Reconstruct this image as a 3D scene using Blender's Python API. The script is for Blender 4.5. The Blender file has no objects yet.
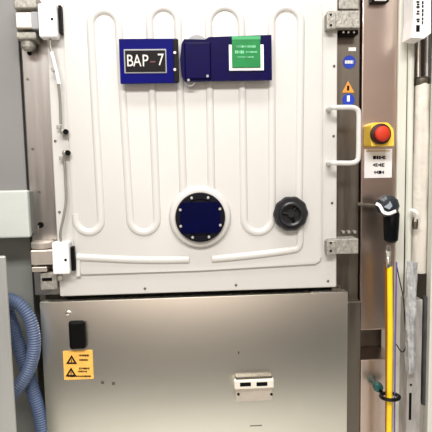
import bpy, bmesh, math, random
from mathutils import Vector, Matrix
random.seed(7)
S = bpy.context.scene
C = S.collection
PI = math.pi

# ---------------------------------------------------------------- camera
CAM = Vector((-0.073, -1.30, 1.50))
YAW, PITCH, ROLL = map(math.radians, (-3.23, 5.907, -1.151))
ROT = Matrix.Rotation(YAW, 4, 'Z') @ Matrix.Rotation(PI/2-PITCH, 4, 'X') @ Matrix.Rotation(ROLL, 4, 'Z')
cd = bpy.data.cameras.new('camera'); cam = bpy.data.objects.new('camera', cd); C.objects.link(cam)
cam.matrix_world = Matrix.Translation(CAM) @ ROT
cd.sensor_width = 36; cd.lens = 36*520/432; cd.clip_start = 0.02
S.camera = cam
S.view_settings.view_transform = 'Standard'; S.view_settings.look = 'None'
S.view_settings.gamma = 1; S.view_settings.use_curve_mapping = False
S.view_settings.exposure = -0.14

# ---------------------------------------------------------------- light
W = bpy.data.worlds.new('world'); S.world = W; W.use_nodes = True
W.node_tree.nodes['Background'].inputs[0].default_value = (1.0, .985, .965, 1)
W.node_tree.nodes['Background'].inputs[1].default_value = 0.27

def area(name, loc, size, sizey, power, rot=(0, 0, 0), col=(1, .985, .96)):
    l = bpy.data.lights.new(name, 'AREA'); l.shape = 'RECTANGLE'; l.size = size; l.size_y = sizey
    l.energy = power; l.color = col
    o = bpy.data.objects.new(name, l); C.objects.link(o); o.location = loc; o.rotation_euler = rot
    return o
area('ceiling_lamp', (0.0, -0.55, 2.75), 1.3, 0.25, 20.5)
area('ceiling_lamp', (-0.2, -1.75, 2.75), 1.8, 0.5, 108)  # added over the floor to brighten its reflection in the lower panel

# ---------------------------------------------------------------- materials
def srgb(r, g, b):
    f = lambda c: (c/255/12.92) if c/255 <= .04045 else ((c/255+.055)/1.055)**2.4
    return (f(r), f(g), f(b), 1)
def mat(name, col, rough=.5, metal=0, spec=.5, noise=0, nscale=(8, 8, 8), bump=0, bscale=40, rvar=0, coat=0):
    m = bpy.data.materials.new(name); m.use_nodes = True
    nt = m.node_tree; b = nt.nodes['Principled BSDF']
    b.inputs['Base Color'].default_value = srgb(*col); b.inputs['Roughness'].default_value = rough
    b.inputs['Metallic'].default_value = metal; b.inputs['Specular IOR Level'].default_value = spec
    b.inputs['Coat Weight'].default_value = coat
    tc = nt.nodes.new('ShaderNodeTexCoord'); mp = nt.nodes.new('ShaderNodeMapping')
    mp.inputs['Scale'].default_value = nscale
    nt.links.new(tc.outputs['Object'], mp.inputs[0])
    if noise or rvar:
        n = nt.nodes.new('ShaderNodeTexNoise'); n.inputs['Scale'].default_value = 1; n.inputs['Detail'].default_value = 5
        nt.links.new(mp.outputs[0], n.inputs[0])
        if noise:
            r = nt.nodes.new('ShaderNodeMapRange'); r.inputs[1].default_value = .3; r.inputs[2].default_value = .7
            r.inputs[3].default_value = 1-noise; r.inputs[4].default_value = 1+noise
            nt.links.new(n.outputs[0], r.inputs[0])
            mx = nt.nodes.new('ShaderNodeVectorMath'); mx.operation = 'SCALE'
            mx.inputs[0].default_value = srgb(*col)[:3]
            nt.links.new(r.outputs[0], mx.inputs['Scale']); nt.links.new(mx.outputs[0], b.inputs['Base Color'])
        if rvar:
            r = nt.nodes.new('ShaderNodeMapRange'); r.inputs[1].default_value = .3; r.inputs[2].default_value = .7
            r.inputs[3].default_value = rough-rvar; r.inputs[4].default_value = rough+rvar
            nt.links.new(n.outputs[0], r.inputs[0]); nt.links.new(r.outputs[0], b.inputs['Roughness'])
    if bump:
        n2 = nt.nodes.new('ShaderNodeTexNoise'); n2.inputs['Scale'].default_value = bscale; n2.inputs['Detail'].default_value = 3
        nt.links.new(tc.outputs['Object'], n2.inputs[0])
        bp = nt.nodes.new('ShaderNodeBump'); bp.inputs['Strength'].default_value = bump; bp.inputs['Distance'].default_value = .004
        nt.links.new(n2.outputs[0], bp.inputs['Height']); nt.links.new(bp.outputs[0], b.inputs['Normal'])
    return m
WHITE = mat('white_enamel', (201, 198, 193), .34, noise=.012, nscale=(6, 6, 6), bump=.03, bscale=14)
WPLAST = mat('white_plastic', (232, 230, 228), .4, noise=.03, nscale=(30, 30, 30))
STEEL = mat('brushed_steel', (206, 200, 190), .36, 1, noise=.06, nscale=(2, 2, 220), rvar=.05)
STEELP = mat('panel_steel', (243, 240, 228), .31, 1, noise=.04, nscale=(2, 2, 3))#
STEELV = mat('stile_steel', (172, 169, 165), .38, 1, noise=.05, nscale=(60, 60, 3), rvar=.05)
STEELD = mat('dark_steel', (118, 111, 102), .42, 1, noise=.1, nscale=(60, 60, 5), rvar=.08)
STEELC = mat('column_steel', (204, 187, 176), .28, 1, noise=.05, nscale=(3, 3, 5))
CAST = mat('cast_steel', (158, 154, 145), .55, .5, noise=.3, nscale=(120, 120, 120), bump=.4, bscale=150)
TUBEM = mat('dull_tube_metal', (150, 146, 136), .4, .5, noise=.1, nscale=(60, 60, 60))
MACH = mat('machined_steel', (206, 196, 184), .4, .75, noise=.04, nscale=(40, 40, 40))
BRIGHT = mat('bright_steel', (225, 222, 216), .25, 1)
BLACK = mat('black_rubber', (5, 5, 5), .5, spec=.12, noise=.2, nscale=(60, 60, 60))
BLACKG = mat('black_plastic', (7, 7, 9), .3, spec=.2)
GREYW = mat('grey_cladding', (130, 128, 126), .5, noise=.02, nscale=(5, 5, 5))
GREYL = mat('light_grey_plastic', (186, 189, 183), .5, noise=.03, nscale=(9, 9, 40))
DGREY = mat('dark_grey_sheet', (122, 124, 119), .5, noise=.04, nscale=(10, 10, 10))
BLUE = mat('blue_plastic', (1, 4, 92), .3, spec=.1, noise=.15, nscale=(6, 6, 30))
NAVY = mat('navy_plastic', (6, 1, 56), .35, spec=.1, noise=.2, nscale=(40, 40, 40))
NAVYD = mat('navy_film', (3, 5, 44), .3, spec=.1, noise=.2, nscale=(30, 30, 30))
NAVYK = mat('blue_black_flange', (4, 5, 16), .4, spec=.25, noise=.2, nscale=(50, 50, 50))
GREEN = mat('green_card', (10, 118, 56), .4, spec=.3, noise=.12, nscale=(30, 30, 60))
TEXTW = mat('white_lettering', (235, 232, 225), .5)
DASH = mat('worn_red_brown_ink', (96, 40, 42), .5)
PLATE = mat('engraved_black_plate', (16, 12, 14), .35, spec=.15)
GREYR = mat('grey_plate_rim', (150, 150, 152), .4)
YEL = mat('yellow_plastic', (246, 204, 70), .45)
RED = mat('red_plastic', (190, 50, 24), .6, spec=.3)
DRED = mat('dark_red_collar', (50, 14, 10), .5, spec=.3)
ORNG = mat('orange_yellow_label', (240, 182, 84), .5, noise=.08, nscale=(60, 60, 60))
INK = mat('black_ink', (14, 12, 13), .5, spec=.2)
SBLUE = mat('sticker_blue', (18, 56, 168), .4)
SORNG = mat('sticker_orange', (232, 150, 60), .4)
HOSE = mat('blue_grey_hose', (84, 98, 126), .45, noise=.12, nscale=(40, 40, 40))
HOSE2 = mat('dull_blue_hose', (78, 94, 124), .55, noise=.12, nscale=(40, 40, 40))
YHOSE = mat('yellow_hose', (244, 204, 28), .3, noise=.1, nscale=(2, 2, 14))
COPPER = mat('copper_tube', (150, 96, 44), .35, .6)
VIOLET = mat('violet_cable', (100, 80, 150), .4)
FILM = mat('cream_wrap', (204, 197, 186), .45, noise=.1, nscale=(60, 60, 9), bump=.9, bscale=35)
POSTW = mat('white_painted_post', (206, 205, 194), .5, noise=.04, nscale=(50, 50, 5))
GALV = mat('galvanised_steel', (178, 174, 170), .5, .6, noise=.2, nscale=(70, 70, 20), bump=.3, bscale=120)
TEAL = mat('teal_plastic', (30, 78, 74), .4)
FLOORM = mat('pale_vinyl_floor', (226, 222, 214), .4, noise=.03, nscale=(3, 3, 3))
WALLM = mat('painted_wall', (214, 206, 190), .8, noise=.02, nscale=(2, 2, 2))
WALLK = mat('dark_reflection_wall', (30, 27, 24), .8, noise=.03, nscale=(2, 2, 2))  # unseen lower wall, made dark to darken the steel's reflection
WALLR = mat('pink_reflection_wall', (215, 195, 184), .8, noise=.03, nscale=(2, 2, 2))  # unseen upper wall, pale pink to lift and tint the column's reflection

# ---------------------------------------------------------------- helpers
def at(px, py, Y):
    d = (ROT.to_3x3() @ Vector(((px-216)/520, (216-py)/520, -1)))
    return CAM + d*((Y-CAM.y)/d.y)
def rect(x0, y0, x1, y1, Y):
    """upright world rectangle (X0, X1, Z0, Z1) of plane Y"""
    xm, ym = (x0+x1)/2, (y0+y1)/2
    return at(x0, ym, Y).x, at(x1, ym, Y).x, at(xm, y1, Y).z, at(xm, y0, Y).z
ORG = {}
def obj(name, bm, m, parent=None, pivot=None):
    bmesh.ops.recalc_face_normals(bm, faces=bm.faces)
    vs = [v.co for v in bm.verts]
    lo = Vector([min(v[i] for v in vs) for i in range(3)]); hi = Vector([max(v[i] for v in vs) for i in range(3)])
    c = pivot if pivot is not None else (lo+hi)/2
    for v in bm.verts: v.co -= c
    me = bpy.data.meshes.new(name); bm.to_mesh(me); bm.free(); me.materials.append(m)
    o = bpy.data.objects.new(name, me); C.objects.link(o)
    ORG[o] = c.copy()
    if parent is not None:
        o.parent = parent; o.location = c - ORG[parent]
    else: o.location = c
    return o
def empty(name, loc, label, cat, group=None):
    o = bpy.data.objects.new(name, None); C.objects.link(o); o.location = loc; ORG[o] = Vector(loc)
    o.empty_display_size = .05
    return tag(o, label, cat, group)
def tag(o, label, cat, group=None):
    o['label'] = label; o['category'] = cat
    if group: o['group'] = group
    return o
def struct(o): o['kind'] = 'structure'; return o
def smooth(o, ang=40):
    for p in o.data.polygons: p.use_smooth = True
    try:
        o.data.set_sharp_from_angle(angle=math.radians(ang))
    except Exception: pass
    return o
def at_copy(src, loc, parent):
    c = src.copy(); C.objects.link(c); c.parent = parent; c.location = loc - ORG[parent]; ORG[c] = Vector(loc)
    for ch in src.children:
        d = ch.copy(); C.objects.link(d); d.parent = c; ORG[d] = ORG[c] + ch.location
    return c
def box(x0, x1, y0, y1, z0, z1, bev=0, bm=None, seg=2):
    bm = bm or bmesh.new()
    r = bmesh.ops.create_cube(bm, size=1)
    for v in r['verts']:
        v.co = Vector(((x0+x1)/2+v.co.x*(x1-x0), (y0+y1)/2+v.co.y*(y1-y0), (z0+z1)/2+v.co.z*(z1-z0)))
    if bev:
        es = list({e for v in r['verts'] for e in v.link_edges})
        bmesh.ops.bevel(bm, geom=es, offset=bev, segments=seg, affect='EDGES', profile=.5)
    return bm
def pbox(x0, y0, x1, y1, Yf, Yb, bev=0, bm=None):
    a, b, c, d = rect(x0, y0, x1, y1, Yf)
    return box(a, b, Yf, Yb, c, d, bev, bm)
def lathe(c, prof, n=40, axis='Y', bm=None):
    """prof: (radius, offset) pairs along the axis; closed at both ends"""
    bm = bm or bmesh.new(); rings = []
    for r, h in prof:
        ring = []
        for k in range(n):
            a = 2*PI*k/n
            if axis == 'Y': p = Vector((r*math.cos(a), h, r*math.sin(a)))
            elif axis == 'Z': p = Vector((r*math.cos(a), r*math.sin(a), h))
            else: p = Vector((h, r*math.cos(a), r*math.sin(a)))
            ring.append(bm.verts.new(c+p))
        rings.append(ring)
    for A, B in zip(rings, rings[1:]):
        for k in range(n): bm.faces.new((A[k], A[(k+1) % n], B[(k+1) % n], B[k]))
    bm.faces.new(rings[0]); bm.faces.new(rings[-1])
    return bm
def tube(path, rad, n=10, flat=None, bm=None):
    """swept tube; rad number or list; flat=(in-plane radius, Y radius) for paths in a plane of constant Y"""
    bm = bm or bmesh.new(); P = [Vector(p) for p in path]; rings = []; up = None
    for i, p in enumerate(P):
        t = (P[min(i+1, len(P)-1)]-P[max(i-1, 0)]).normalized()
        if flat:
            u = Vector((0, 1, 0)); v = t.cross(u).normalized(); ru, rv = flat[1], flat[0]
        else:
            if up is None:
                up = Vector((0, 1, 0)) if abs(t.y) < .9 else Vector((1, 0, 0))
            u = (up - t*up.dot(t)).normalized(); up = u; v = t.cross(u)
            r = rad[i] if isinstance(rad, list) else rad; ru = rv = r
        rings.append([bm.verts.new(p+u*ru*math.cos(2*PI*k/n)+v*rv*math.sin(2*PI*k/n)) for k in range(n)])
    for A, B in zip(rings, rings[1:]):
        for k in range(n): bm.faces.new((A[k], A[(k+1) % n], B[(k+1) % n], B[k]))
    bm.faces.new(rings[0]); bm.faces.new(rings[-1])
    return bm
def spline(pts, n=10):
    P = [Vector(p) for p in pts]; P = [2*P[0]-P[1]]+P+[2*P[-1]-P[-2]]; out = []
    for i in range(1, len(P)-2):
        a, b, c, d = P[i-1:i+3]
        for k in range(n):
            t = k/n
            out.append(.5*((2*b)+(c-a)*t+(2*a-5*b+4*c-d)*t*t+(-a+3*b-3*c+d)*t**3))
    out.append(P[-2]); return out
def resample(path, step):
    out = [path[0]]; acc = 0
    for a, b in zip(path, path[1:]):
        L = (b-a).length; t = step-acc
        while t <= L: out.append(a+(b-a)*(t/L)); t += step
        acc = (acc+L) % step
    return out
def prism(pts, Yf, Yb, bm=None):
    """outline of (X, Z) points, front at Yf, back at Yb"""
    bm = bm or bmesh.new()
    A = [bm.verts.new((x, Yf, z)) for x, z in pts]; B = [bm.verts.new((x, Yb, z)) for x, z in pts]
    bm.faces.new(A); bm.faces.new(B); n = len(pts)
    for k in range(n): bm.faces.new((A[k], A[(k+1) % n], B[(k+1) % n], B[k]))
    return bm
def rounded(pts, r, n=6):
    """round the corners of an (X, Z) outline"""
    out = []; N = len(pts)
    for i in range(N):
        p = Vector(pts[i]); a = (Vector(pts[i-1])-p).normalized(); b = (Vector(pts[(i+1) % N])-p).normalized()
        s, e = p+a*r, p+b*r
        for k in range(n+1):
            t = k/n; out.append(tuple(s*(1-t)**2+p*2*t*(1-t)+e*t*t))
    return out
def bev(bm, off, seg=2):
    es = [e for e in bm.edges if len(e.link_faces) == 2 and e.calc_face_angle(0) > .8]
    bmesh.ops.bevel(bm, geom=es, offset=off, segments=seg, affect='EDGES', profile=.5); return bm
def text_bm(s, size, cx, Y, cz, wx=1, depth=.0004, rot=0, shear=0):
    cu = bpy.data.curves.new('t', 'FONT'); cu.body = s; cu.size = size; cu.extrude = depth
    cu.align_x = 'CENTER'; cu.align_y = 'CENTER'; cu.offset = 0; cu.resolution_u = 3
    o = bpy.data.objects.new('t', cu); C.objects.link(o)
    dg = bpy.context.evaluated_depsgraph_get(); me = bpy.data.meshes.new_from_object(o.evaluated_get(dg))
    bpy.data.objects.remove(o); bpy.data.curves.remove(cu)
    bm = bmesh.new(); bm.from_mesh(me); bpy.data.meshes.remove(me)
    c, s_ = math.cos(rot), math.sin(rot)
    for v in bm.verts:
        x, z = v.co.x*wx, v.co.y
        v.co = Vector((cx+x*c-z*s_, Y-v.co.z, cz+x*s_+z*c))
    return bm
def blocks(rows, Yf, th=.0005):
    """unreadable print: each row (x0, x1, y, h) in picture units of the plane becomes a run of small letter-like strokes"""
    bm = bmesh.new()
    for x0, x1, y, h in rows:
        x = x0
        while x < x1-.3:
            w = min(random.uniform(.8, 1.7)*h*.55, x1-x)
            k = random.random()
            a, b, c, d = rect(x, y-h/2, x+w, y+h/2, Yf)
            if k < .45:
                box(a, b, Yf, Yf+th, c, d, bm=bm)
            elif k < .75:
                box(a, b, Yf, Yf+th, d-(d-c)*.35, d, bm=bm); box(a, b, Yf, Yf+th, c, c+(d-c)*.35, bm=bm); box(a, a+(b-a)*.4, Yf, Yf+th, c, d, bm=bm)
            else:
                box(a, b, Yf, Yf+th, c+(d-c)*.3, c+(d-c)*.75, bm=bm); box(b-(b-a)*.35, b, Yf, Yf+th, c, d, bm=bm)
            x += w+h*.14
    return bm
def disc(px, py, r, Yf, Yb, n=32, bm=None):
    return lathe(at(px, py, Yf), [(r, 0), (r, Yb-Yf)], n, bm=bm)

# ---------------------------------------------------------------- room
struct(obj('floor', box(-3, 3, -2.9, 1.2, -.1, 0), FLOORM))
struct(obj('wall_back', box(-3, 3, 1.2, 1.3, 0, 2.9), WALLM))
struct(obj('wall_front', box(-3, 3, -3.0, -2.9, 1.38, 2.9), WALLR))
struct(obj('wall_front', box(-3, 3, -3.0, -2.88, 0, 1.38), WALLK))  # dark lower half added for what the steel mirrors
# grey cladding left of the machine
xl = at(22, 70, .06).x
gap = at(30, 240, .06)
struct(obj('wall_left', box(-1.6, xl-.002, .05, .12, at(15, 190, .05).z-.03, 2.6, .002), GREYW))
struct(obj('wall_left', box(-1.6, at(33, 290, .08).x, .08, .14, 0, at(15, 190, .05).z-.04, .002), DGREY))

# ---------------------------------------------------------------- machine
M = empty('drying_oven', (0.0, .35, 0), 'steel fronted drying oven with a white ribbed door above a brushed steel panel', 'oven')
YF = .036
L0 = (at(22, 70, YF).x+at(34, 280, YF).x)/2
DL = (at(45, 5, 0).x+at(59, 290, 0).x)/2
DR = (at(338.5, 10, 0).x+at(336, 286, 0).x)/2
DB = (at(60, 297, 0).z+at(336, 287, 0).z)/2
DT = (at(60, 1, 0).z + at(335, -3, 0).z)/2
R0 = at(360, 150, YF).x
TOP = DT+.22
obj('cabinet_body', box(L0+.01, R0-.01, .09, .7, .12, TOP-.01, .004), STEELD, M)
obj('left_stile', box(L0, DL+.03, YF, .09, DB-.004, TOP, .003), STEELV, M)
obj('right_stile', box(DR-.03, R0-.0015, YF, .09, DB-.09, TOP, .003), STEELD, M)
obj('head_rail', box(DL+.031, DR-.031, YF, .09, DT-.03, TOP, .003), STEELV, M)
obj('door_gasket', box(DL+.012, DR-.012, .031, YF+.05, DB+.006, DT-.006, .002), BLACK, M)
# lower panel
LP0 = (at(38, 305, .0).x+at(48, 430, .0).x)/2
LP1 = at(347.5, 370, .0).x
LPT = (at(60, 302.5, 0).z+at(336, 291.5, 0).z)/2
bm = box(LP0, LP1, .0, .030, .16, LPT, .0022, seg=2)
lp = smooth(obj('lower_panel', bm, STEELP, M))
obj('slot_shade', box(DL+.004, DR-.004, .0305, .088, LPT-.06, DB+.005, .0), BLACK, M)  # black box paints the shadow in the slot under the door
obj('panel_backing', box(LP0+.004, LP1-.003, .0305, .088, .17, LPT-.061, .0), STEELD, M)
obj('side_strip', box(LP1+.003, R0-.0015, .012, YF+.05, .16, LPT-.03, .002), STEELD, M)
foot = None
for x in (LP0+.03, LP1-.03):
    for y in (.12, .62):
        if foot is None: foot = obj('levelling_foot', lathe(Vector((x, y, 0)), [(.03, 0), (.03, .02), (.012, .025), (.012, .125)], 16, 'Z'), BLACK, M, pivot=Vector((x, y, 0)))
        else: at_copy(foot, Vector((x, y, 0)), M)
a, b, c, d = rect(300, 286.8, 345, 289.2, .0)
obj('catch_strip', box(a+.03, DR+.018, .004, .03, LPT+.0006, LPT+.0032, 0), BRIGHT, M)

# ---------------------------------------------------------------- door
bm = box(DL, DR, 0, .03, DB, DT, .004, seg=3)
door = smooth(obj('door', bm, WHITE, M), 50)
# raised pan: outline, bevelled
def PXZ(px, py, Y=0): v = at(px, py, Y); return (v.x, v.z)
pl = (at(63, 10, 0).x+at(76, 262, 0).x)/2; pr = (at(322.5, 30, 0).x+at(320, 250, 0).x)/2
pan_pts = [(pl, DT-.006), (pl, at(78, 274, 0).z), (at(200, 270, 0).x, at(200, 270, 0).z), (pr, at(320, 263, 0).z), (pr, DT-.006)]
bm = prism(rounded(pan_pts, .016), -.007, .001)
es = [e for e in bm.edges if all(abs(v.co.y+.007) < 1e-5 for v in e.verts)]
bmesh.ops.bevel(bm, geom=es, offset=.005, segments=3, affect='EDGES', profile=.5)
smooth(obj('raised_panel', bm, WHITE, door), 50)
YP = -.007
# meander of half-round heating channel
tops = [90.5, 118.5, 149.5, 178, 208.5, 241.5, 271.5, 301]
bots = [101, 130, 157, 184, 212, 244, 272, 299]
TX = [PXZ(x, 25, YP)[0] for x in tops]; BX = [PXZ(x, 215, YP)[0] for x in bots]
x_in = at(76, 215, YP).x
path = [(x_in, at(76, 214, YP).z)]
def arc(xa, xb, z_ap, up):
    r = abs(xb-xa)/2; xc = (xa+xb)/2; zc = z_ap-r if up else z_ap+r
    return [(xc-r*math.cos(PI*k/14), zc+(1 if up else -1)*r*math.sin(PI*k/14)) for k in range(15)]
ap_t = [at((tops[2*i]+tops[2*i+1])/2, y, YP).z for i, y in enumerate((10.5, 7.5, 7, 7.5))]
path += arc(x_in, BX[0], at(89, 232.5, YP).z, False)
for i in range(4):
    path += arc(TX[2*i], TX[2*i+1], ap_t[i], True)
    if i < 3:
        mid = (bots[2*i+1]+bots[2*i+2])/2
        path += arc(BX[2*i+1], BX[2*i+2], at(mid, 232.5, YP).z, False)
path.append((BX[7], at(299, 205, YP).z)); path.append((at(296, 212, YP).x, at(296, 212, YP).z))
P3 = [Vector((x, YP+.004, z)) for x, z in path]
# densify the long straights
Q = []
for a_, b_ in zip(P3, P3[1:]):
    n = max(1, int((b_-a_).length/.03)); Q += [a_+(b_-a_)*k/n for k in range(n)]
Q.append(P3[-1])
smooth(obj('pressed_channel', tube(Q, 0, 20, flat=(.0108, .0098)), WHITE, door), 60)
for pts in (((77, 257), (130, 259.5), (160, 260), (189, 259.5)), ((212, 259), (240, 256.5), (270, 253), (292, 249.8), (297.5, 248), (299.8, 243), (300.2, 234), (300.5, 224))):
    smooth(obj('pressed_rib', tube(spline([at(x, y, YP) for x, y in pts], 8), 0, 14, flat=(.009, .007)), WHITE, door), 60)
nib = [at(78.3, y, YP) for y in (256, 262, 270, 276)]
smooth(obj('pressed_rib', tube(nib, 0, 12, flat=(.006, .005)), WHITE, door), 60)
# screws in the rim
scr = None
for (x, y) in ((334, 66), (333.5, 136), (332, 203), (328, 281), (145, 288.5), (68, 128), (55.3, 141), (59.5, 212), (236, 285), (62, 170)):
    p = at(x, y, 0); p.y = 0
    if scr is None:
        scr = obj('screw', lathe(p+Vector((0, -.0025, 0)), [(.0018, 0), (.0032, .001), (.0035, .0045)], 12), STEELD, door, pivot=p.copy())
    elif (x, y) not in ((68, 128), (62, 170)): at_copy(scr, p, door)
# porthole
pc = at(200.3, 217.5, -.03); pc.y = 0
bm = lathe(pc, [(.078, YP+.001), (.0765, -.013), (.0735, -.020), (.067, -.022), (.062, -.022)], 56)
smooth(obj('porthole_boss', bm, WHITE, door), 50)
bm = lathe(pc, [(.0625, -.021), (.0625, -.031), (.061, -.0325), (.0, -.0325)][:3], 12)
bm2 = lathe(pc, [(.0615, -.0215), (.0615, -.030), (.0600, -.0325), (.046, -.0325), (.044, -.030)], 56); bm.free()
smooth(obj('porthole_flange', bm2, NAVYK, door), 40)
obj('porthole_cover', prism(rounded([(pc.x-.049, pc.z-.038), (pc.x+.049, pc.z-.038), (pc.x+.049, pc.z+.038), (pc.x-.049, pc.z+.038)], .01), -.0345, -.0300), NAVYD, door)
b0 = None
for k in range(8):
    a_ = PI/8+k*PI/4; p = pc+Vector((.0525*math.cos(a_), -.0327, .0525*math.sin(a_)))
    if b0 is None: b0 = smooth(obj('porthole_bolt', lathe(p+Vector((0, -.003, 0)), [(.0028, 0), (.0038, .001), (.004, .004)], 6), GALV, door, pivot=p.copy()), 30)
    else: at_copy(b0, p, door)
# black hand wheel
kc = at(291.3, 214, -.03); kc.y = 0
n = 84; bm = bmesh.new()
prof = [(.036, YP+.001), (.036, -.016), (.0425, -.018), (.0435, -.024), (.040, -.029), (.031, -.029), (.030, -.037), (.027, -.0395), (.023, -.036), (.022, -.022), (.010, -.022), (.009, -.030), (.001, -.030)]
rings = []
for r, h in prof:
    ring = []
    for k in range(n):
        a_ = 2*PI*k/n; rr = r*(1+.02*math.cos(10*a_)) if r > .037 else r
        ring.append(bm.verts.new(kc+Vector((rr*math.cos(a_), h, rr*math.sin(a_)))))
    rings.append(ring)
for A, B in zip(rings, rings[1:]):
    for k in range(n): bm.faces.new((A[k], A[(k+1) % n], B[(k+1) % n], B[k]))
bm.faces.new(rings[0]); bm.faces.new(rings[-1])
wheel = smooth(obj('hand_wheel', bm, mat('black_bakelite', (34, 33, 36), .32), door), 35)
bm = bmesh.new()
for k in range(3):
    a_ = .9+2*PI*k/3; u = Vector((math.cos(a_), 0, math.sin(a_)))
    tube([kc+u*.008+Vector((0, -.027, 0)), kc+u*.0235+Vector((0, -.027, 0))], .0032, 8, bm=bm)
obj('spoke', bm, BLACKG, door)
# handle
hp = [at(333, 107.5, -.0), at(333, 107.5, -.035), at(340, 107.5, -.045), at(353, 107.5, -.045), at(358.3, 112.5, -.045), at(358.5, 120, -.045),
      at(358.2, 150, -.045), at(357.8, 158, -.045), at(352.5, 162.8, -.045), at(340, 163, -.045), at(333, 163, -.035), at(333, 163, -.0)]
hp[0].y = .002; hp[-1].y = .002
hx = at(334, 135, -.04).x
hp = [at(334, 107.5, -.04), at(340, 107.5, -.04), at(352, 107.5, -.04), at(357, 109.5, -.04), at(358.8, 114.5, -.04), at(358.8, 135, -.04),
      at(358.4, 156, -.04), at(356.6, 161, -.04), at(351.5, 163, -.04), at(340, 163, -.04), at(334, 163, -.04)]
first = Vector((hp[0].x-.004, .001, hp[0].z)); last = Vector((hp[-1].x-.004, .001, hp[-1].z))
pp = [first, Vector((hp[0].x-.003, -.025, hp[0].z))]+hp+[Vector((hp[-1].x-.003, -.025, hp[-1].z)), last]
smooth(obj('handle', tube(spline(pp, 6), .0062, 14), WHITE, door), 60)

# ---------------------------------------------------------------- hinges
def hinge_upper():
    bm = pbox(15, 12, 42, 28.5, -.022, .033, .003)
    h = obj('hinge', bm, MACH, M); h['label'] = 'upper hinge beside the top corner of the door'
    obj('hinge_bush', pbox(31, 11.5, 38.5, 29, -.024, .03, .002), GREYR, h)
    bm = pbox(13, -6, 36, 8.5, -.012, .035, .004); obj('hinge_lug', bm, CAST, h)
    bm = pbox(15.5, 31.5, 36, 39, -.016, .035, .004); obj('hinge_lug', bm, CAST, h)
    bm = lathe(at(28, 40, .008), [(.017, 0), (.017, -.018), (.012, -.024), (.006, -.026)], 18, 'Z')
    obj('hinge_pin', bm, CAST, h)
    obj('set_screw', disc(29, 53, .005, .030, .037, 14), BLACK, h)
    obj('hinge_cover', pbox(38, 3, 56.5, 37, -.035, -.0, .004), WPLAST, h)
    obj('hole', disc(52, 19, .0032, -.0356, -.030, 14), BLACK, h)
    obj('pad', pbox(58.6, 5, 61.5, 33, -.020, .0, .001), BLACK, h)  # black slab paints in the dark gap beside the cover
hinge_upper()
def hinge_lower():
    bm = pbox(30.5, 250, 54, 265, -.022, .033, .003)
    h = obj('hinge', bm, MACH, M); h['label'] = 'lower hinge beside the bottom corner of the door'
    bm = lathe(at(42.5, 241, .004), [(.024, .0), (.028, -.003), (.028, -.015), (.024, -.018)], 24, 'Z'); smooth(obj('hinge_pin', bm, MACH, h))
    obj('hinge_lug', pbox(31.5, 267, 47, 272, -.014, .035, .002), MACH, h)
    bm = pbox(40, 272.5, 57, 290, -.006, .035, .003); obj('hinge_lug', bm, CAST, h)
    obj('lug_slot', pbox(42, 278, 52, 281, -.0075, .0, .0005), BLACK, h)
    obj('hinge_cover', pbox(52, 242.5, 69, 274.5, -.035, -.0, .004), WPLAST, h)
    obj('hole', disc(65.5, 260, .0034, -.0356, -.030, 14), BLACK, h)
    obj('pad', pbox(71, 247, 74.5, 271, -.020, -.0, .001), BLACK, h)
    bm = lathe(at(60, 275, -.02), [(.007, 0), (.007, -.012), (.004, -.016)], 14, 'Z'); obj('hinge_stud', bm, CAST, h)
hinge_lower()
k1 = obj('stile_lock', disc(40.3, 225, .0075, YF-.004, YF+.001, 18), BLACK, M)
obj('lock_tongue', pbox(37.2, 225.5, 39.2, 232.5, YF-.006, YF-.001, .0008), BRIGHT, k1)
for x, y in ((32.5, 149), (27.5, 79), (39, 192)):
    obj('stud', disc(x, y, .0032, YF-.002, YF+.001, 12), STEELD, M)

# seal-purge tubing on the door rim
t1 = spline([at(50.5, 37, -.02), at(50.5, 47, -.02), at(53.5, 57, -.02), at(58, 82, -.018), at(60, 100, -.015), at(60.8, 124, -.012)], 8)
tb = smooth(obj('air_tube', tube(t1, .0031, 10), TUBEM, door), 60); tb['label'] = 'grey steel tube from the upper hinge cover'
slv = spline([at(51.5, 52, -.022), at(56, 70, -.022), at(59, 84, -.02)], 6)
smooth(obj('tube_sleeve', tube(slv, .0045, 10), WPLAST, door), 60)
obj('tube_clip', disc(52.3, 69.5, .0045, -.028, -.012, 10), CAST, door)
t2 = spline([at(61, 242, -.02), at(60.5, 232, -.02), at(64, 215, -.018), at(66, 200, -.014), at(65.5, 180, -.012), at(64.5, 160, -.012)], 8)
smooth(obj('air_tube', tube(t2, .0031, 10), TUBEM, door), 60)
def fitting(x, y, s):
    p = at(x, y, -.012)
    bm = lathe(p, [(.008, .0115), (.008, -.002), (.006, -.008), (.003, -.010)], 16)
    f = smooth(obj('tube_fitting', bm, TUBEM, door), 35)
    obj('fitting_nut', lathe(p+Vector((-.010, .001, .012*s)), [(.006, -.004), (.006, .004)], 6, 'Z'), CAST, door)
    obj('fitting_elbow', lathe(p+Vector((.007, -.007, 0)), [(.0068, -.003), (.0068, .004)], 8), BLACK, door)
fitting(63.5, 132, 1); fitting(65.5, 153, -1)

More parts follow.
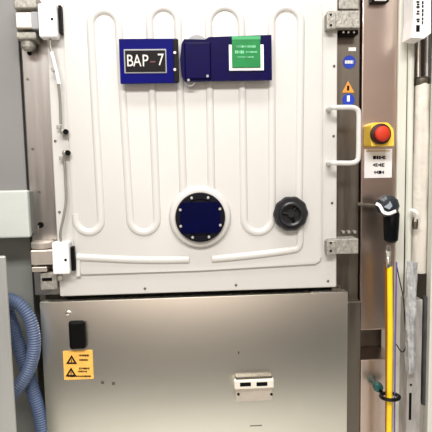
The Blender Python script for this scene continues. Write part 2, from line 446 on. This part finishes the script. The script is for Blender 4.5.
# ---------------------------------------------------------------- latches on the right stile
def latch(x0, y0, x1, y1, lab, tail):
    bm = pbox(x0, y0, x1, y1, -.018, .0345, .002)
    l = obj('latch', bm, CAST, M); l['label'] = lab
    obj('latch_claw', pbox(x0-1, y0+2, x0+8, y1+1, -.026, -.001, .002), CAST, l)
    bm = bmesh.new()
    obj('latch_screw', disc(x0+3, y0+4, .003, -.0275, -.02, 10), BLACK, l)
    obj('latch_screw', disc(x0+3, y1-3, .003, -.0275, -.02, 10), BLACK, l)
    return l
u = latch(328, 10.5, 360, 28, 'upper latch bracket on the right stile', 0)
obj('adjuster_slot', pbox(339, 29.5, 358.5, 34.5, .004, .0345, .001), BLACK, u)
for x in (343.5, 348.5, 354): obj('adjuster_screw', disc(x, 32.3, .0028, .001, .006, 10), BRIGHT, u)
w = latch(328, 239, 358.5, 254, 'lower latch bracket on the right stile', 0)
for x in (343.5, 349, 355): obj('adjuster_screw', disc(x, 232, .0042, .024, .035, 10), CAST, w)
obj('strike_plate', pbox(339, -14, 359, 9, .024, .0345, .002), CAST, M)['label'] = 'mottled steel plate above the upper latch'

# stickers on the right stile
YS = YF-.0012
s_ = obj('warning_sticker', disc(349.3, 62, .0165, YS, YF-.0002, 28), SBLUE, M); s_['label'] = 'round blue sticker with a white bar, upper one'
obj('pictogram', blocks([(345, 353.5, 62, 3.2)], YS-.0006), TEXTW, s_)
s_ = obj('warning_sticker', disc(348.5, 100, .016, YS, YF-.0002, 28), SBLUE, M); s_['label'] = 'round blue sticker, lower one'
obj('pictogram', blocks([(347, 350, 98.5, 6)], YS-.0006), TEXTW, s_)
tri = [PXZ(348, 81, YS), PXZ(354.3, 92.5, YS), PXZ(342.3, 92.5, YS)]
s_ = obj('warning_sticker', prism(tri, YS, YF-.0002), SORNG, M); s_['label'] = 'orange triangular sticker between the round blue ones'
obj('pictogram', blocks([(347, 349.5, 88, 5)], YS-.0006), INK, s_)
obj('small_label', pbox(348.5, 47.3, 356, 51, YS, YF-.0002), WPLAST, M)

# ---------------------------------------------------------------- lower panel fittings
YL = 0
b = obj('drawer_grip', pbox(68.5, 321.5, 85, 350, -.016, .001, .0065), BLACK, lp)
b['label'] = 'upright black rubber grip'
k = smooth(obj('lock', lathe(at(67.5, 313.5, -.006), [(.003, -.001), (.0055, 0), (.0065, .0065)], 20), BRIGHT, lp))
st = obj('warning_label', pbox(63.5, 350.5, 93, 379.5, -.0012, .0003), ORNG, M); st['label'] = 'orange yellow warning label with black print'
bm = bmesh.new()
for (cx, cy) in ((71.5, 360), (71, 372.5)):
    o_ = [at(cx, cy-5, -.0022), at(cx+5.5, cy+4, -.0022), at(cx-5.5, cy+4, -.0022)]
    i_ = [at(cx, cy-2, -.0022), at(cx+2.8, cy+2.5, -.0022), at(cx-2.8, cy+2.5, -.0022)]
    for k_ in range(3):
        a1, b1, a2, b2 = o_[k_], o_[(k_+1) % 3], i_[k_], i_[(k_+1) % 3]
        prism([(a1.x, a1.z), (b1.x, b1.z), (b2.x, b2.z), (a2.x, a2.z)], -.0022, -.0012, bm)
    q = at(cx, cy+.8, -.0022); box(q.x-.001, q.x+.001, -.0022, -.0012, q.z-.004, q.z+.004, bm=bm)
obj('pictogram', bm, INK, st)
obj('label_text', blocks([(79, 89, 355.5, 1.8), (79, 88, 360, 1.6), (79, 90, 368.5, 1.8), (78, 87, 371.5, 1.5), (68, 91, 376.3, 1.6)], -.0018), INK, st)
# two-slot steel bracket
bk = obj('socket_bracket', pbox(235.5, 384, 273, 401, -.012, .001, .0015), MACH, lp)
a, b_, c, d = rect(234.5, 380, 274, 389.5, -.026)
obj('bracket_lip', pbox(234.5, 380, 274, 389, -.026, -.011, .003), mat('worn_bright_plate', (228, 222, 208), .45, .2), lp)
obj('slot', pbox(240, 382.6, 251, 386.6, -.0268, -.022, .001), BLACK, lp)
obj('slot', pbox(256.5, 382.2, 267.5, 386.2, -.0268, -.022, .001), BLACK, lp)
obj('bracket_ledge', pbox(236, 376.5, 272, 380, -.020, .001, .001), STEELD, lp)
for x in (238.5, 271.5): obj('rivet', disc(x, 394.5, .0035, -.0135, -.011, 12), BLACK, lp)
for x0, y0, x1, y1 in ((238, 351.5, 239.2, 354), (250, 425.2, 262, 426.2), (101, 381, 104, 384), (112, 382, 115, 385)):
    obj('scuff', pbox(x0, y0, x1, y1, -.0004, .0002), STEELD, lp)

# ---------------------------------------------------------------- blue boards on the door
YB = -.034
n1 = empty('name_board', at(150, 83, YB), 'bright blue board carrying the black BAP-7 plate on the white door', 'sign')
obj('board', pbox(119.5, 38.5, 177.5, 83.3, YB, YB+.006, .0015), BLUE, n1)
obj('plate_rim', pbox(124, 49, 166.5, 73.2, YB-.002, YB+.001, .001), GREYR, n1)
obj('plate', pbox(125.2, 50.3, 165.4, 72, YB-.003, YB+.0, .0008), PLATE, n1)
for s, x, y, wx in (('B', 129.9, 61.2, .78), ('A', 137.2, 61.2, .74), ('P', 145.2, 61.2, .80), ('7', 160.7, 60.2, .8)):
    p = at(x, y, YB-.0035); obj('letter', text_bm(s, .039, p.x, YB-.0035, p.z, wx), mat('engraved_lettering', (206, 202, 196), .5), n1)
p = at(152.8, 61.8, YB-.0035); obj('letter', box(p.x-.006, p.x+.006, YB-.0038, YB-.0028, p.z-.0015, p.z+.0015), DASH, n1)
obj('board_edge', pbox(173.5, 39, 178.8, 82, YB-.004, YB+.004, .001), BLACKG, n1)
for y in (52.5, 69.5): obj('rivet', disc(174.8, y, .0034, YB-.0065, YB-.002, 10), BRIGHT, n1)
for x in (130, 168): obj('standoff', disc(x, 60, .010, YB+.005, YP+.0005, 12), BLACKG, n1)

n2 = empty('status_board', at(226, 80, YB), 'long navy board with a green card in a white holder on the white door', 'sign')
pts = [PXZ(181.5, 44, YB), PXZ(184, 39, YB), PXZ(205, 39.5, YB), PXZ(209, 37, YB), PXZ(271.5, 34.8, YB), PXZ(272, 80, YB), PXZ(210, 81, YB), PXZ(185, 81.5, YB), PXZ(181.5, 76, YB), PXZ(180, 60, YB)]
obj('board', bev(prism(pts, YB, YB+.007), .0012), NAVY, n2)
obj('board_flap', pbox(184.5, 42, 211, 79, YB-.004, YB+.001, .003), NAVY, n2)
obj('hanger_disc', lathe(at(197, 46, YB+.006), [(.026, 0), (.026, .006), (.022, .008)], 28), GREYR, n2)
obj('card_holder', pbox(229, 44.5, 263.8, 70.5, YB-.003, YB+.001, .001), WPLAST, n2)
cdx = obj('green_card', pbox(232, 36, 260.5, 67.5, YB-.006, YB-.002, .001), GREEN, n2)
obj('card_text', blocks([(236, 256, 46.5, 2.2), (235, 244, 52, 3), (246, 257, 52, 1.6), (237, 254, 57, 1.4)], YB-.0066), mat('pale_green_print', (112, 190, 140), .5), cdx)
obj('card_strip', pbox(232, 36, 260.5, 39.5, YB-.0066, YB-.0055), mat('light_green_strip', (60, 156, 98), .3), cdx)
for x, y in ((188.5, 80), (207.5, 76)): obj('rivet', disc(x, y, .0032, YB-.006, YB-.001, 10), GREYR, n2)
for x in (195, 262): obj('standoff', disc(x, 60, .010, YB+.006, YP+.0005, 12), BLACKG, n2)
# wire catch below the board
bm = tube(spline([at(185, 79, -.03), at(186, 84, -.028), at(190, 86, -.026), at(194, 84, -.028), at(195, 79, -.03)], 5), .0018, 8)
obj('wire_loop', bm, GREYR, n2)

# ---------------------------------------------------------------- steel service column at the right
X1 = at(398.5, 100, .03).x
colx0, colx1 = R0+.0015, X1
K = empty('service_column', (colx0+.05, .3, 0), 'tall narrow steel column right of the oven, carrying the red stop button', 'cabinet')
z330, z358 = at(372, 330, .03).z, at(372, 358, .03).z
obj('column_panel', box(colx0, colx1, .03, .09, z330, TOP, .003), STEELC, K)
obj('column_body', box(colx0+.003, colx1-.003, .115, .6, 0, TOP-.01, .002), STEELD, K)
obj('lower_column_panel', box(colx0, colx1, .02, .112, 0, z358, .003), STEELC, K)
obj('top_lamp_plate', pbox(372, -16, 389.5, 1.5, .008, .0295, .002), BLACK, K)
obj('bright_strip', pbox(375, -6, 387, .6, .004, .010, .002), WPLAST, K)
E = obj('emergency_stop', bev(prism(rounded([PXZ(371, 146, -.022), PXZ(394, 146, -.022), PXZ(393.5, 129, -.022), PXZ(388, 122.5, -.022), PXZ(374, 122.5, -.022), PXZ(371, 125, -.022)], .004, 3), -.022, .0285), .0015), YEL, K)
E['label'] = 'yellow emergency stop box with a red mushroom button'
pc2 = at(380.8, 134, -.03)
smooth(obj('collar', lathe(pc2, [(.023, .0079), (.0255, .005), (.0255, -.002), (.023, -.004)], 36), DRED, E))
smooth(obj('button', lathe(pc2, [(.014, -.002), (.014, -.008), (.0185, -.009), (.019, -.013), (.016, -.017), (.009, -.0195), (.002, -.020)], 36), RED, E), 50)
lb = obj('notice_label', pbox(364.5, 149, 392, 177.8, .0275, .0298), WPLAST, K); lb['label'] = 'white label with three lines of black print'
obj('label_text', blocks([(373, 385.5, 157.5, 3.4), (373, 384.5, 165, 3.4), (374, 384, 172.3, 3.2)], .0268), INK, lb)
obj('header_line', pbox(366, 150.3, 390.5, 151.6, .0268, .0276), mat('tan_print', (196, 170, 140), .5), lb)

# coupling and hoses
V = empty('hose_coupling', at(390, 245, -.05), 'black coupling with a round cap above the yellow hose', 'valve')
hc = at(388.5, 206, -.06)
smooth(obj('cap', lathe(hc, [(.012, -.012), (.020, -.010), (.0265, -.004), (.028, .006), (.026, .022), (.020, .03)], 10), mat('slate_plastic', (38, 42, 48), .35), V), 20)
obj('cap_mark', bev(prism([PXZ(384, 207, -.0735), PXZ(389, 203.5, -.0735), PXZ(390, 201, -.0735), PXZ(392.5, 206, -.0735), PXZ(389.5, 209.5, -.0735)], -.0735, -.071), .0004), mat('grey_mark', (150, 158, 166), .4), V)
smooth(obj('coupling_body', lathe(at(391, 240, -.045), [(.011, -.006), (.017, 0), (.019, .03), (.020, .065), (.016, .075)], 24, 'Z'), BLACKG, V), 40)
obj('coupling_arm', tube([at(392, 205, -.035), Vector((at(392, 205, -.035).x, .0295, at(392, 205, -.035).z))], .010, 16), BLACK, V)
obj('lever', tube([at(357, 204, .012), at(380, 206, .012)], .0045, 12), STEELD, V)
tag_pts = spline([at(376, 203.5, -.072), at(380, 206, -.074), at(383.5, 212, -.076), at(389, 213.5, -.078), at(396, 211, -.074)], 6)
obj('white_tag', tube(tag_pts, 0, 10, flat=(.004, .0012)), TEXTW, V)
smooth(obj('hose_barb', lathe(at(388, 266, -.045), [(.006, -.004), (.0065, .02), (.005, .022), (.0075, .036), (.0055, .038), (.0055, .052)], 16, 'Z'), BRIGHT, V))
YH = -.045
hx_ = at(388.6, 266, YH)
yh = smooth(obj('yellow_hose', tube([at(x, y, YH) for x, y in ((389.6, 267), (390, 300), (390.2, 330), (389.8, 365), (389.6, 392), (389.3, 415), (388.8, 445), (388, 500))], .0070, 16), YHOSE), 60)
tag(yh, 'yellow hose hanging down the steel column', 'hose')
ch = smooth(obj('thin_tube', tube([at(x, y, -.04) for x, y in ((385.5, 262), (385.7, 300), (386.3, 340), (386.3, 392), (386, 460))], .0028, 8), COPPER), 60)
tag(ch, 'thin brown tube running along the left side of the yellow hose', 'tube')
vc = smooth(obj('thin_cable', tube([at(x, y, -.036) for x, y in ((396.5, 262), (396, 300), (395.3, 340), (394.8, 392), (394, 460))], .0022, 8), VIOLET), 60)
tag(vc, 'thin violet cable running along the right side of the yellow hose', 'cable')
# clamp ring
cpos = at(390, 396.5, YH)
bm = bmesh.new(); rings = []
for k in range(36):
    a_ = 2*PI*k/36
    rings.append([bm.verts.new(cpos+Vector(((.0225+.0055*math.cos(j*PI/4))*math.cos(a_), (.020+.0055*math.cos(j*PI/4))*math.sin(a_), .0045*math.sin(j*PI/4)))) for j in range(8)])
for k in range(36):
    for j in range(8): bm.faces.new((rings[k][j], rings[(k+1) % 36][j], rings[(k+1) % 36][(j+1) % 8], rings[k][(j+1) % 8]))
HR = empty('hose_ring', cpos, 'black oval ring around the yellow hose', 'ring')
smooth(obj('ring', bm, BLACKG, HR))
obj('ring_stem', tube([cpos+Vector((-.012, .022, 0)), Vector((cpos.x-.012, .0195, cpos.z))], .005, 10), BLACK, HR)
tk = smooth(obj('teal_knob', lathe(at(377.5, 386.5, .0), [(.008, -.012), (.012, -.010), (.013, .0), (.009, .006), (.006, .0195)], 18), TEAL))
tag(tk, 'small teal knob on the lower steel column beside the ring', 'knob')

# ---------------------------------------------------------------- far right
px0, px1, _, _ = rect(398.6, 30, 407.3, 120, .018)
pp_ = obj('white_post', box(px0, px1, .018, .029, 0, TOP, .002), POSTW)
tag(pp_, 'narrow cream white post right beside the steel column', 'post')
def _w(pxs, y0, y1, Y, r, amp, sd):
    bm = bmesh.new(); rings = []; rg = random.Random(sd); ph = [rg.uniform(0, 6.28) for _ in range(4)]
    seg, n = 70, 28
    A0, A1 = at(pxs[0], y0, Y), at(pxs[1], y1, Y)
    for i in range(seg+1):
        t = i/seg; p = A0.lerp(A1, t)
        rings.append([bm.verts.new(p+Vector((r*math.cos(2*PI*k/n), r*math.sin(2*PI*k/n), 0)) *
                      (1) + Vector((math.cos(2*PI*k/n), math.sin(2*PI*k/n), 0))*r*amp*(math.sin(6*PI*k/n+ph[0]+t*5)+.6*math.sin(10*PI*k/n+ph[1]-t*11)+.5*math.sin(4*PI*k/n+t*27+ph[2]))) for k in range(n)])
    for A, B in zip(rings, rings[1:]):
        for k in range(n): bm.faces.new((A[k], A[(k+1) % n], B[(k+1) % n], B[k]))
    bm.faces.new(rings[0]); bm.faces.new(rings[-1]); return bm
p1 = smooth(obj('wrapped_pipe', _w((422, 418.5), 84, 272, .02, .0215, .04, 3), FILM), 60)
tag(p1, 'thick pipe wrapped in wrinkled cream film near the right edge', 'pipe')
p2 = smooth(obj('slim_pipe', _w((412, 407.5), -20, 300, .012, .0078, .03, 4), POSTW), 60)
tag(p2, 'slim white pipe between the cream post and the wrapped pipe', 'pipe')
p3 = smooth(obj('steel_tube', _w((418.5, 418), -20, 86, .03, .0065, .0, 5), BRIGHT), 60)
tag(p3, 'bright steel tube under the white controller, its left tube', 'tube')
p4 = smooth(obj('steel_tube', _w((427.5, 427), -20, 86, .03, .0085, .0, 6), STEELV), 60)
tag(p4, 'dull steel tube under the white controller, its right tube', 'tube')
bm = lathe(at(421.5, 84, .02), [(.020, -.006), (.022, 0), (.022, .012), (.018, .016)], 24, 'Z')
c_ = smooth(obj('pipe_collar', bm, STEELD, p1), 40)
bk2 = obj('backing_channel', box(at(407.5, 100, .07).x, at(431, 100, .07).x, .07, .11, at(420, 402, .07).z, TOP, .002), STEELD)
tag(bk2, 'dark steel channel standing behind the pipes at the right edge', 'channel')
# controller box
cb = empty('controller_box', at(421, 38, -.05), 'white controller box with black vertical print in the top right corner', 'controller')
obj('housing', bev(prism([PXZ(411.5, 37.5, -.055), PXZ(424, 38.5, -.055), PXZ(431, 33, -.055), PXZ(431, -20, -.055), PXZ(414, -20, -.055), PXZ(413.5, 18, -.055)], -.055, .0), .002), WPLAST, cb)
def vprint(rows):
    bm = bmesh.new()
    for x0, y0, x1, y1 in rows: pbox(x0, y0, x1, y1, -.0562, -.0552, 0, bm)
    return bm
obj('printed_text', vprint([(416.5, 1, 419.5, 2.6), (417, 3.6, 419.5, 5), (416.5, 6, 419.6, 8), (417, 10.5, 419.5, 12), (416.5, 13, 419.5, 14.4), (416.5, 18.5, 419.7, 20), (417, 20.6, 419.5, 22), (422, 1, 423.6, 4), (422, 5, 423.6, 7.5), (422, 9, 423.6, 12), (422, 13, 423.4, 16), (422, 17.5, 423.4, 20), (422, 21, 423.2, 24)]), INK, cb)
obj('display_window', pbox(416.3, 25, 419.8, 31.5, -.0565, -.053, .0004), BLACK, cb)
obj('mount_arm', box(at(414, 20, .0).x, at(424, 20, .0).x, 0.0003, .0695, at(415, 12, 0).z, at(415, 5, 0).z), STEELD, cb)
# small white fitting on the pipe
sf = empty('pipe_fitting', at(415, 213, -.02), 'small white elbow and dark nut on the front of the wrapped pipe', 'fitting')
obj('elbow', tube(spline([at(411, 210.5, -.012), at(414, 211, -.02), at(417, 214, -.02), at(416.5, 218, -.014)], 5), .005, 10), TEXTW, sf)
obj('nut', lathe(at(415, 229, -.012), [(.006, 0), (.008, .01), (.008, .02), (.005, .03)], 8, 'Z'), STEELD, sf)
# galvanised strut with holes
sx0, sx1, sz0, sz1 = rect(406, 300, 420, 575, -.03)
g = empty('slotted_strut', (sx0, 0, 0), 'galvanised slotted strut standing at the lower right, film over its top', 'strut')
obj('web', bev(box(sx0, sx1, -.03, .045, 0, sz1), .002), GALV, g)
obj('bolt_hole', disc(411, 385, .0032, -.0306, -.028, 12), BLACK, g)
obj('slot', pbox(409, 393, 411.5, 420, -.0306, -.028, .0003), BLACK, g)
obj('hole', disc(411.5, 325, .0028, -.0306, -.028, 12), BLACK, g)
for i, (x, y) in enumerate(((408.5, 330), (413, 345), (409, 352), (416, 362), (410, 370))):
    obj('screw', disc(x, y, .0028, -.033, -.029, 10), BRIGHT, g)
fw = smooth(obj('foil_wrap', _w((411.5, 410.5), 262, 372, -.042, .012, .16, 12), mat('crumpled_grey_film', (176, 176, 176), .35, .3, noise=.35, nscale=(110, 110, 50), bump=1, bscale=90)), 30)
tag(fw, 'crumpled grey film hanging over the top of the slotted strut', 'film')
# cables
cbl = smooth(obj('black_cable', tube(spline([at(396, 262, -.034), at(399.5, 280, -.036), at(403.5, 300, -.036), at(405, 325, -.036), at(406, 345, -.036), at(402, 352, -.036), at(396, 344, -.036)], 8), .0014, 8), BLACK), 60)
tag(cbl, 'thin black cable looping across the lower end of the cream post', 'cable')
dp = smooth(obj('dark_pipe', _w((426, 424.5), 296, 404, -.005, .009, .04, 9), mat('dark_grey_insulation', (62, 60, 60), .6, noise=.3, nscale=(60, 60, 30))), 60)
tag(dp, 'short dark insulated pipe ending above the cream floor at the right edge', 'pipe')
rp = obj('edge_post', box(at(431, 200, -.02).x, at(450, 200, -.02).x, -.03, -.004, 0, TOP, .002), POSTW)
tag(rp, 'white post cut off by the right edge of the picture', 'post')

# ---------------------------------------------------------------- left side
jb = empty('junction_box', at(12, 238, -.02), 'pale grey plastic box at the left edge beside the steel stile', 'box')
x0 = at(28.5, 214, -.02).x
zt, zb = at(15, 190.5, -.02).z, at(15, 238, -.02).z
obj('cover', box(-.62, x0, -.02, .0, zb, zt, .004), GREYL, jb)
obj('back_box', box(-.615, x0-.004, .0005, .0795, zb+.004, zt-.004, .002), DGREY, jb)
po = obj('grey_post', box(-.62, at(16, 432, -.1).x, -.10, -.09, 0, zb-.03, .004), mat('pale_grey_metal', (172, 172, 168), .4, .4, noise=.08, nscale=(40, 40, 3)))
tag(po, 'light grey metal post at the left edge below the pale box', 'post')
def corrugated(pts, r, pitch, Y, name, m, label):
    cp = spline([at(x, y, Y+dy) for x, y, dy in pts], 24); path = resample(cp, pitch/6)
    rads = [r*(1+.085*math.cos(2*PI*i/6)) for i in range(len(path))]
    o = smooth(obj(name, tube(path, rads, 20), m), 70); tag(o, label, 'hose'); return o
corrugated([(-6, 300, .0), (8, 299, .0), (20, 305, 0), (30, 320, 0), (34.3, 342, 0), (31, 364, 0), (22, 382, 0), (10, 396, 0), (-4, 408, .0)], .0155, .0062, -.025,
           'corrugated_hose', HOSE, 'blue corrugated hose curving out from the left, the front one')
corrugated([(4, 300, .0), (12, 325, 0), (21, 352, 0), (31, 385, 0), (39, 412, 0), (44, 440, 0), (48, 500, 0), (50, 600, 0)], .0165, .0062, .012,
           'corrugated_hose', HOSE2, 'dull blue corrugated hose hanging straight down behind the curved one')
